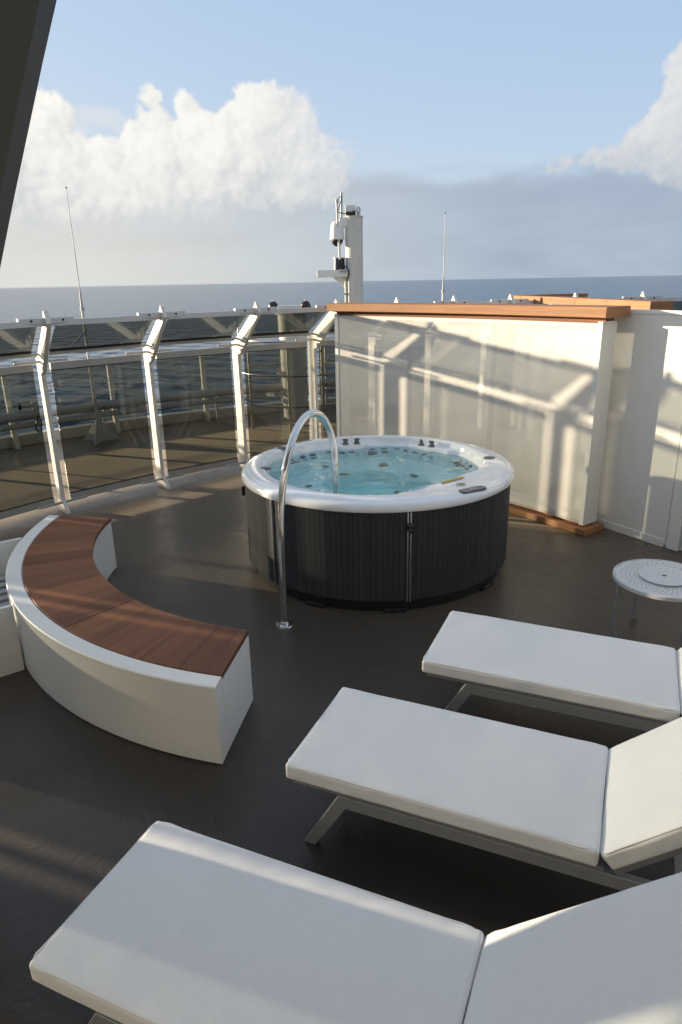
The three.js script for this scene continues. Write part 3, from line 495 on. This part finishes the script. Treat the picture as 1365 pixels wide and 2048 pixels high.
    const wg = new THREE.BufferGeometry(); wg.setAttribute('position', new THREE.Float32BufferAttribute(wp, 3)); wg.setIndex(wi); wg.computeVertexNormals();
    const w = part('water', wg, M.water, tub);
  }
  // skirt
  const NS = 168, slatG = (() => { const w = 2 * Math.PI * 1.128 / NS; const s = new THREE.Shape(); const h = w / 2 - 0.0012; s.moveTo(-h, -0.006); s.lineTo(h, -0.006); s.lineTo(h, 0.004); s.lineTo(h - 0.004, 0.0075); s.lineTo(-h + 0.004, 0.0075); s.lineTo(-h, 0.004); s.closePath(); const gg = new THREE.ExtrudeGeometry(s, { depth: 0.69, bevelEnabled: false }); return gg.rotateX(-Math.PI / 2).translate(0, 0.104, 0).rotateY(Math.PI); })();
  const backing = part('skirt_backing', new THREE.CylinderGeometry(1.118, 1.118, 0.69, 120, 1, true).translate(0, 0.44, 0), M.gasket, tub);
  const rs = rng(12);
  for (let i = 0; i < NS; i++) { const a = i / NS * Math.PI * 2; const m = part('slat', slatG, M.slats[Math.floor(rs() * 3)], tub); m.position.set(1.125 * Math.cos(a), 0, 1.125 * Math.sin(a)); m.rotation.y = -a + Math.PI / 2 + Math.PI; m.rotation.y = Math.PI / 2 - a; m.rotateY(Math.PI); }
  part('plinth', new THREE.CylinderGeometry(1.10, 1.085, 0.10, 96).translate(0, 0.052, 0), M.gasket, tub);
  for (const deg of [86, 118, 40]) part('foot_pad', bevBox(0.16, 0.03, 0.10, 0.006).rotateY(-deg * D2R + Math.PI / 2).translate(1.075 * Math.cos(deg * D2R), 0.018, 1.075 * Math.sin(deg * D2R)), M.gasket, tub);
  for (const deg of [81.2, 137.5]) { const c = Math.cos(deg * D2R), s = Math.sin(deg * D2R); const st = part('trim_strip', (deg > 100 ? [0] : [-0.011, 0.011]).map((o) => bevBox(0.011, 0.70, 0.012, 0.003).translate(o, 0.443, 0).rotateY(Math.PI / 2 - deg * D2R).translate(1.139 * c, 0, 1.139 * s)), M.brushed, tub); }
  { const deg = 80.9, c = Math.cos(deg * D2R), s = Math.sin(deg * D2R); part('latch', [bevBox(0.055, 0.05, 0.03, 0.008).rotateY(Math.PI / 2 - deg * D2R).translate(1.155 * c, 0.685, 1.155 * s), rod(V(1.15 * c - 0.012, 0.66, 1.15 * s + 0.01), V(1.15 * c + 0.012, 0.66, 1.15 * s + 0.01), 0.02)], M.blackPlastic, tub); }
  { const deg = 177, c = Math.cos(deg * D2R), s = Math.sin(deg * D2R); part('latch', bevBox(0.06, 0.08, 0.03, 0.006).rotateY(Math.PI / 2 - deg * D2R).translate(1.15 * c, 0.66, 1.15 * s), M.blackPlastic, tub); }
  // control pad, badge, warning strip
  const lay = (geo, x, z, y, turn) => geo.rotateY(turn).translate(x, y, z);
  { const s = new THREE.Shape(); const w = 0.115, h = 0.038, r = 0.036; s.moveTo(-w + r, -h); s.lineTo(w - r, -h); s.absarc(w - r, 0, h, -Math.PI / 2, Math.PI / 2); s.lineTo(-w + r, h); s.absarc(-w + r, 0, h, Math.PI / 2, Math.PI * 1.5); const pad = part('control_pad', lay(new THREE.ExtrudeGeometry(s, { depth: 0.008, bevelEnabled: true, bevelSize: 0.004, bevelThickness: 0.003, bevelSegments: 2 }).rotateX(-Math.PI / 2), 0.665, 0.865, 0.868, 30 * D2R), std({ color: lin(0.10, 0.12, 0.14), roughness: 0.35 }), tub);
    part('pad_display', lay(box(0.052, 0.002, 0.03), 0.664, 0.868, 0.8805, 30 * D2R), std({ color: lin(0.42, 0.25, 0.16), roughness: 0.3 }), pad); }
  part('warning_strip', lay(box(0.245, 0.002, 0.032), 0.557, 0.615, 0.8775, 38 * D2R), std({ color: lin(0.48, 0.33, 0.02), roughness: 0.5 }), tub);
  { const b = part('badge', new THREE.CylinderGeometry(0.042, 0.042, 0.006, 32).scale(1, 1, 0.62).rotateY(20 * D2R).translate(0.60, 0.877, 0.735), M.brushed, tub); part('badge_face', new THREE.CylinderGeometry(0.036, 0.036, 0.004, 32).scale(1, 1, 0.58).rotateY(20 * D2R).translate(0.60, 0.8795, 0.735), std({ color: lin(0.10, 0.05, 0.025), roughness: 0.4 }), b); part('badge_band', box(0.05, 0.002, 0.012).rotateY(20 * D2R).translate(0.60, 0.8823, 0.735), M.brushed, b); }
  // diverter knobs on the shelves and rim
  const knobG = mergeGeometries([new THREE.CylinderGeometry(0.028, 0.036, 0.014, 24).translate(0, 0.007, 0), new THREE.CylinderGeometry(0.019, 0.024, 0.03, 20).translate(0, 0.027, 0), box(0.014, 0.02, 0.05, 0, 0.045, 0)].map(clean));
  for (const [deg, r, y] of [[-105.6, 0.945, shelfY], [-98.6, 0.945, shelfY], [-59.5, 0.95, shelfY], [-52.5, 0.945, shelfY]]) { const k = part('knob', knobG, M.knob, tub); k.position.set(r * Math.cos(deg * D2R), y, r * Math.sin(deg * D2R)); k.rotation.y = deg; }
  for (const [deg, r, y] of [[-3, 0.985, 0.873], [-146, 1.03, 0.872], [172, 0.955, 0.866]]) { const k = part('vent_cap', new THREE.CylinderGeometry(0.045, 0.055, 0.016, 28).scale(1, 1, 0.7).rotateY(-deg * D2R), M.knob, tub); k.position.set(r * Math.cos(deg * D2R), y + 0.004, r * Math.sin(deg * D2R)); }
  // jets under the water on back walls and seats
  const jetG = (R) => mergeGeometries([new THREE.TorusGeometry(R * 0.8, R * 0.2, 8, 24), new THREE.CylinderGeometry(R * 0.72, R * 0.72, R * 0.3, 24).rotateX(Math.PI / 2), new THREE.ConeGeometry(R * 0.35, R * 0.5, 16).rotateX(Math.PI / 2).translate(0, 0, R * 0.25)].map(clean));
  const jS = jetG(0.036), jL = jetG(0.062);
  const jets = []; for (const [c, n] of [[-135, 6], [-82, 5], [-22, 6], [160, 4], [-60, 3], [-110, 3]]) { const rr = rng(Math.abs(c) + 3); for (let k = 0; k < n; k++) jets.push([c + (k % 3 - 1) * 7 + (rr() - 0.5) * 3, k < 3 ? 0.685 : 0.58, k === 3 ? 1 : 0]); }
  for (const [deg, y, big] of jets) { const a = deg * D2R, rw = interp(keysW, deg) - (y > 0.62 ? 0.022 : 0.052); const j = part('jet', big ? jL : jS, M.jet, tub); j.position.set(rw * Math.cos(a), y, rw * Math.sin(a)); j.lookAt(V(T.x, y + 0.25, T.z)); }
  for (const [x, z, big] of [[-0.28, -0.25, 1], [0.1, -0.62, 1], [0.35, -0.2, 0], [-0.6, 0.1, 0], [-0.05, 0.2, 1], [0.2, -0.05, 0], [-0.45, -0.5, 0]]) { const r = Math.hypot(x, z); const j = part('jet', big ? jL : jS, M.jet, tub); j.rotation.x = -Math.PI / 2; const c = prof(Math.atan2(z, x) / D2R); let y = 0.125; for (let k = 0; k + 1 < c.length; k++) if (c[k][1] < 0.74 && r <= c[k][0] && r >= c[k + 1][0]) y = lerp(c[k][1], c[k + 1][1], (c[k][0] - r) / (c[k][0] - c[k + 1][0] + 1e-6)); j.position.set(x, y + 0.006, z); }
}

// ------------------------------------------------------------------ stainless handrail
{
  const h = thing('handrail', 'arched stainless steel handrail over the hot tub rim', 'handrail', [-0.424, 0, -4.426]);
  const d = V(0.386, 0, -0.704).normalize(); const P = (s, y) => d.clone().multiplyScalar(s).setY(y);
  const pts = [[0, 0.01], [0.004, 0.35], [0.015, 0.7], [0.045, 0.95], [0.10, 1.14], [0.19, 1.30], [0.32, 1.42], [0.46, 1.462], [0.60, 1.425], [0.71, 1.32], [0.78, 1.18], [0.805, 1.02], [0.81, 0.82], [0.81, 0.52]].map(([s, y]) => P(s, y));
  part('tube', tube(pts, 0.0265, 160, 24), M.steel, h);
  part('base_flange', [new THREE.CylinderGeometry(0.062, 0.066, 0.012, 36).translate(0, 0.008, 0), new THREE.CylinderGeometry(0.034, 0.04, 0.02, 28).translate(0, 0.022, 0)], M.steel, h);
  part('joint', rod(P(0.807, 1.0), P(0.8085, 1.03), 0.0275, 24), M.steelDull, h);
}

// ------------------------------------------------------------------ curved bench and box
{
  const B = [0.03, -5.42], hB = 0.465;
  const f0 = (r) => 106.6 - (r - 2.01) / 0.58 * 1.7, f1 = (r) => 183.7 + (r - 2.01) / 0.58 * 1.5;
  const b = thing('curved_bench', 'white curved bench with teak plank seat facing the hot tub', 'bench');
  part('body', arcBlock(B, 2.014, 2.486, 0.004, hB - 0.03, (r) => f0(r) + 0.14, (r) => f1(r) - 0.14, 48, 0.004), M.white, b);
  part('back_rim', arcBlock(B, 2.488, 2.592, 0.004, hB, (r) => f0(r), (r) => f1(r), 64, 0.006), M.white, b);
  part('end_panel', arcBlock(B, 2.012, 2.486, 0.004, hB - 0.031, (r) => f0(r), (r) => f0(r) + 0.12, 2, 0.003), M.white, b);
  // planks: boards laid across the seat, two wider joints between the panels
  const cuts = []; const rr = rng(31); const N = 15; let acc = 0; const ws = []; for (let i = 0; i < N; i++) { const w = 0.8 + 0.5 * rr(); ws.push(w); acc += w; } let t = 0; for (const w of ws) { cuts.push([t, t + w / acc]); t += w / acc; }
  cuts.forEach(([a, c], i) => { const e0 = i % 5 === 0 ? 0.0014 : 0.00025; const A = (r) => lerp(f0(r), f1(r), a + e0), C = (r) => lerp(f0(r), f1(r), c - 0.00025);
    part('plank', arcBlock(B, 2.008, 2.4855, hB - 0.029, hB + 0.002 + 0.0012 * (rr() - 0.5), A, C, 5, 0.0022, 'radial'), M.teaks[[0, 1, 2, 1, 3, 0, 2, 4, 1, 2, 0, 3, 1, 2, 1][i]], b); });
  // open box behind the bench
  const d = V(-0.806, 0, 0.592).normalize(), q = V(-d.z, 0, d.x);               // d away from the bench, q sideways
  const o = V(-2.075, 0, -3.895);
  const bx = thing('open_box', 'white open topped box joined to the back of the curved bench', 'planter');
  const far = V(-2.545, 0, -5.11);
  part('side_panel', bar(o.clone().addScaledVector(d, 0.005).setY(0.233), o.clone().addScaledVector(d, 1.0).setY(0.233), 0.03, 0.458), M.white, bx);
  part('side_panel', bar(far.clone().addScaledVector(d, 0.005).setY(0.233), far.clone().addScaledVector(d, 1.0).setY(0.233), 0.03, 0.458), M.white, bx);
  part('end_panel', bar(o.clone().addScaledVector(d, 1.02).setY(0.233), far.clone().addScaledVector(d, 1.02).setY(0.233), 0.03, 0.458), M.white, bx);
  for (let k = 0; k < 9; k++) { const tt = (k + 0.5) / 9; const m = o.clone().lerp(far, 0.04 + tt * 0.92); part('slat', bar(m.clone().addScaledVector(d, 0.06 - 0.15 * Math.sin(tt * Math.PI)).setY(0.20), m.clone().addScaledVector(d, 0.98).setY(0.20), 0.075, 0.02), M.grey, bx); }
}

// ------------------------------------------------------------------ sun loungers
function softBox(L, T2, W, r, seed, puff = 0.008) {
  const coords = (len, n) => { const e = [0, 0.12, 0.3, 0.55, 0.8, 1].map((t) => t * r), out = e.map((x) => -len / 2 + x); for (let i = 1; i < n; i++) out.push(lerp(-len / 2 + r, len / 2 - r, i / n)); return out.concat(e.slice().reverse().map((x) => len / 2 - x)); };
  const cx = coords(L, 56), cy = coords(T2, 3), cz = coords(W, 28);
  const g = new THREE.BoxGeometry(1, 1, 1, cx.length - 1, cy.length - 1, cz.length - 1), p = g.attributes.position, uv = g.attributes.uv;
  for (let i = 0; i < p.count; i++) {
    let x = cx[Math.round((p.getX(i) + 0.5) * (cx.length - 1))], y = cy[Math.round((p.getY(i) + 0.5) * (cy.length - 1))], z = cz[Math.round((p.getZ(i) + 0.5) * (cz.length - 1))];
    const q = V(clamp(x, -L / 2 + r, L / 2 - r), clamp(y, -T2 / 2 + r, T2 / 2 - r), clamp(z, -W / 2 + r, W / 2 - r)), d = V(x, y, z).sub(q); d.normalize().multiplyScalar(r); x = q.x + d.x; y = q.y + d.y; z = q.z + d.z;
    const ex = 1 - Math.pow(Math.abs(2 * x / L), 6), ez = 1 - Math.pow(Math.abs(2 * z / W), 4), e = Math.max(0, ex) * Math.max(0, ez);
    const n = fbm(x * 3 + seed * 7, z * 3 + seed * 3, 3), edge = Math.exp(-Math.min(L / 2 - Math.abs(x), W / 2 - Math.abs(z)) / 0.05);
    const pleat = 0.0022 * edge * fbm(x * 26 + seed, z * 26, 2);
    if (y > 0) y += puff * e + 0.0045 * n + pleat;
    x += 0.004 * fbm(z * 4 + seed * 5, y * 9, 2) * Math.sign(x) * (Math.abs(x) > L / 2 - r * 1.2 ? 1 : 0); z += 0.004 * fbm(x * 4 + seed * 9, y * 9 + 4, 3) * Math.sign(z) * (Math.abs(z) > W / 2 - r * 1.2 ? 1 : 0);
    p.setXYZ(i, x, y, z); uv.setXY(i, x + (Math.abs(p.getY(i)) < 0 ? 0 : 0), z + y);
  }
  g.computeVertexNormals();
  // weld the normals of the six faces along the rounded edges
  const m = new Map(), nr = g.attributes.normal; for (let i = 0; i < p.count; i++) { const k = `${p.getX(i).toFixed(4)},${p.getY(i).toFixed(4)},${p.getZ(i).toFixed(4)}`; (m.get(k) ?? m.set(k, []).get(k)).push(i); }
  for (const a of m.values()) if (a.length > 1) { const v = V(0, 0, 0); for (const i of a) v.add(V(nr.getX(i), nr.getY(i), nr.getZ(i))); v.normalize(); for (const i of a) nr.setXYZ(i, v.x, v.y, v.z); }
  return g;
}
{
  const A = 23.4, W = 0.64, LS = 1.27, TB = 42 * D2R;
  // local frame: x along the lounger from the foot, z across (near side at 0, far side at -W)
  const specs = [['sun lounger with white cushions nearest the camera at the bottom', -0.989, -1.539, 1], ['middle sun lounger with white cushions between two others', -0.264, -2.422, 2], ['sun lounger with white cushions nearest the hot tub', 0.419, -3.243, 3]];
  const railG = (z) => {                                                        // bent flat profile: foot leg, rail, rear leg
    const out = [[0.075, 0.0], [0.125, 0.0], [0.275, 0.245], [1.62, 0.245], [1.78, 0.0], [1.83, 0.0], [1.655, 0.298], [0.245, 0.298]];
    const s = new THREE.Shape(); out.forEach(([x, y], i) => i ? s.lineTo(x, y) : s.moveTo(x, y)); s.closePath();
    return new THREE.ExtrudeGeometry(s, { depth: 0.028, bevelEnabled: true, bevelSize: 0.002, bevelThickness: 0.002, bevelSegments: 1 }).translate(0, 0.002, z);
  };
  const welt = (L) => { const a = L / 2 - 0.006, b = W / 2 - 0.006, pts = []; for (const [x0, z0, x1, z1] of [[-a, -b, a, -b], [a, -b, a, b], [a, b, -a, b], [-a, b, -a, -b]]) for (let k = 0; k < 14; k++) { const t = lerp(0.03, 0.97, k / 13); pts.push(V(lerp(x0, x1, t), 0.0338 + 0.0010 * vnoise(k * 1.7 + x0 * 9, z0 * 5), lerp(z0, z1, t))); } return tube(pts, 0.0036, 180, 6, true); };
  const rn = railG(-0.040), rf = railG(-W + 0.012);
  for (const [label, x, z, seed] of specs) {
    const o = thing('sun_lounger', label, 'sun lounger', [x, 0, z], -A * D2R, 'three white sun loungers in a row');
    part('side_frame', rn, M.alu, o); part('side_frame', rf, M.alu, o);
    for (const s of [0.3, 0.95, 1.55]) part('cross_bar', bevBox(0.04, 0.03, W - 0.1, 0.003).translate(s, 0.275, -W / 2), M.alu, o);
    part('seat_frame', [bevBox(1.26, 0.018, 0.03, 0.002).translate(0.66, 0.311, -0.03), bevBox(1.26, 0.018, 0.03, 0.002).translate(0.66, 0.311, -W + 0.03), bevBox(0.03, 0.018, W - 0.1, 0.002).translate(0.045, 0.311, -W / 2), bevBox(0.03, 0.018, W - 0.1, 0.002).translate(1.275, 0.311, -W / 2)], M.alu, o);
    part('sling', box(1.2, 0.004, W - 0.11).translate(0.66, 0.310, -W / 2), M.grey, o);
    const c = part('seat_cushion', softBox(LS, 0.078, W, 0.017, seed, 0.006), M.cloth, o); c.position.set(LS / 2, 0.36, -W / 2);
    part('piping', welt(LS), M.cloth, c);
    const bk = new THREE.Group(); bk.name = 'backrest'; bk.position.set(1.325, 0.322, -W / 2); bk.rotation.z = TB; o.add(bk);
    const cb = part('back_cushion', softBox(0.78, 0.078, W, 0.017, seed + 5, 0.006), M.cloth, bk); cb.position.set(0.385, 0.044, 0);
    part('piping', welt(0.78), M.cloth, cb);
    part('back_frame', [bevBox(0.78, 0.024, 0.03, 0.002).translate(0.385, -0.010, W / 2 - 0.03), bevBox(0.78, 0.024, 0.03, 0.002).translate(0.385, -0.010, -W / 2 + 0.03), bevBox(0.03, 0.024, W - 0.1, 0.002).translate(0.76, -0.010, 0)], M.alu, bk);
    part('back_strut', rod(V(1.75, 0.27, -W / 2), V(1.73, 0.66, -W / 2), 0.012), M.alu, o);
  }
}

// ------------------------------------------------------------------ side table with drilled top
{
  const t = thing('side_table', 'small round grey metal side table with drilled top and raised centre', 'side table', [2.125, 0, -4.12]);
  const R = 0.315, H = 0.455;
  const disc = (r0, r1, holes, th) => { const s = new THREE.Shape(); s.absarc(0, 0, r1, 0, Math.PI * 2); for (const [x, y, hr] of holes) { const h = new THREE.Path(); h.absarc(x, y, hr, 0, Math.PI * 2, true); s.holes.push(h); } return new THREE.ExtrudeGeometry(s, { depth: th, bevelEnabled: false, curveSegments: 10 }).rotateX(-Math.PI / 2); };
  const ring = (r, n, ph, hr) => Array.from({ length: n }, (_, k) => [r * Math.cos(k / n * 6.2832 + ph), r * Math.sin(k / n * 6.2832 + ph), hr]);
  const outer = []; for (let k = 0; k < 48; k++) for (let m = 0; m < 4; m++) { const a = (k + (m % 2) * 0.5) / 48 * 6.2832 + m * 0.02, r = 0.183 + m * 0.027; outer.push([r * Math.cos(a), r * Math.sin(a), 0.0056]); }
  const s1 = new THREE.Shape(); s1.absarc(0, 0, R - 0.004, 0, Math.PI * 2, false); for (const [x, y, hr] of outer) { const h = new THREE.Path(); h.absarc(x, y, hr, 0, Math.PI * 2, true); s1.holes.push(h); }
  part('top', new THREE.ExtrudeGeometry(s1, { depth: 0.004, bevelEnabled: false, curveSegments: 6 }).rotateX(-Math.PI / 2).translate(0, H, 0), M.tablePaint, t);
  part('edge', new THREE.LatheGeometry([[R - 0.012, H - 0.026], [R, H - 0.026], [R + 0.002, H - 0.022], [R + 0.002, H], [R - 0.001, H + 0.005], [R - 0.010, H + 0.005]].map(([x, y]) => new THREE.Vector2(x, y)), 72), M.tablePaint, t);
  const inner = [...ring(0.045, 10, 0, 0.005), ...ring(0.066, 12, 0.3, 0.005), ...ring(0.088, 14, 0.1, 0.005), ...ring(0.110, 16, 0.25, 0.005)];
  const s2 = new THREE.Shape(); s2.absarc(0, 0, 0.158, 0, Math.PI * 2, false); for (const [x, y, hr] of [...inner, [0, 0, 0.019]]) { const h = new THREE.Path(); h.absarc(x, y, hr, 0, Math.PI * 2, true); s2.holes.push(h); }
  part('raised_disc', new THREE.ExtrudeGeometry(s2, { depth: 0.005, bevelEnabled: true, bevelSize: 0.002, bevelThickness: 0.002, bevelSegments: 1, curveSegments: 8 }).rotateX(-Math.PI / 2).translate(0, H + 0.012, 0), M.tablePaint, t);
  for (const deg of [176, 86, -4, -94]) part('leg', bevBox(0.026, H - 0.004, 0.026, 0.002).rotateY(0.3).translate((R - 0.014) * Math.cos(deg * D2R), (H - 0.004) / 2 + 0.002, (R - 0.014) * Math.sin(deg * D2R)), M.alu, t);
}

// ------------------------------------------------------------------ superstructure behind and above the viewer: shades the near deck and is mirrored in the panes
{
  const w = new THREE.Group(); w.name = 'superstructure'; w.userData.kind = 'structure'; scene.add(w);
  part('wall', box(17, 7.0, 0.3).translate(2.5, 3.502, 2.4), M.white, w);
  part('roof', box(11, 0.25, 3.6).translate(1.2, 4.35, 0.75), M.grey, w);
  for (const x of [-4.2, -1.4, 1.4, 4.2, 7]) { const p = part('window', bevBox(1.9, 1.5, 0.05, 0.01).translate(x, 1.75, 2.22), M.darkPaint, w); part('pane', box(1.75, 1.35, 0.012).translate(x, 1.75, 2.186), std({ color: lin(0.02, 0.025, 0.03), roughness: 0.04 }), p); }
}

// ------------------------------------------------------------------ dark leaning fin of the superstructure at the upper left
{
  const f = thing('leaning_fin', 'dark grey leaning fin of the superstructure cutting the upper left corner', 'fin');
  const z = -2.4, k = 2.4 / 3; const e = (y) => -1.386 * k + (y - (2.35 + 0.091 * k)) * 0.405 + 0.02 * Math.pow(y - 2.8, 2);
  const s = new THREE.Shape(); const ys = [0.002, 0.6, 1.2, 1.8, 2.2, 2.6, 3.0, 3.4, 4, 5, 6]; ys.forEach((y, i) => i ? s.lineTo(e(y), y) : s.moveTo(e(y), y)); s.lineTo(e(6) - 1.6, 6); ys.slice().reverse().forEach((y) => s.lineTo(e(y) - 0.75 - 0.14 * y, y)); s.closePath();
  part('plate', new THREE.ExtrudeGeometry(s, { depth: 0.10, bevelEnabled: false }).translate(0, 0, z), M.darkPaint, f);
}

scene.fog = new THREE.FogExp2(new THREE.Color().setRGB(0.78, 0.80, 0.82), 0.000002);
renderer.render(scene, camera);
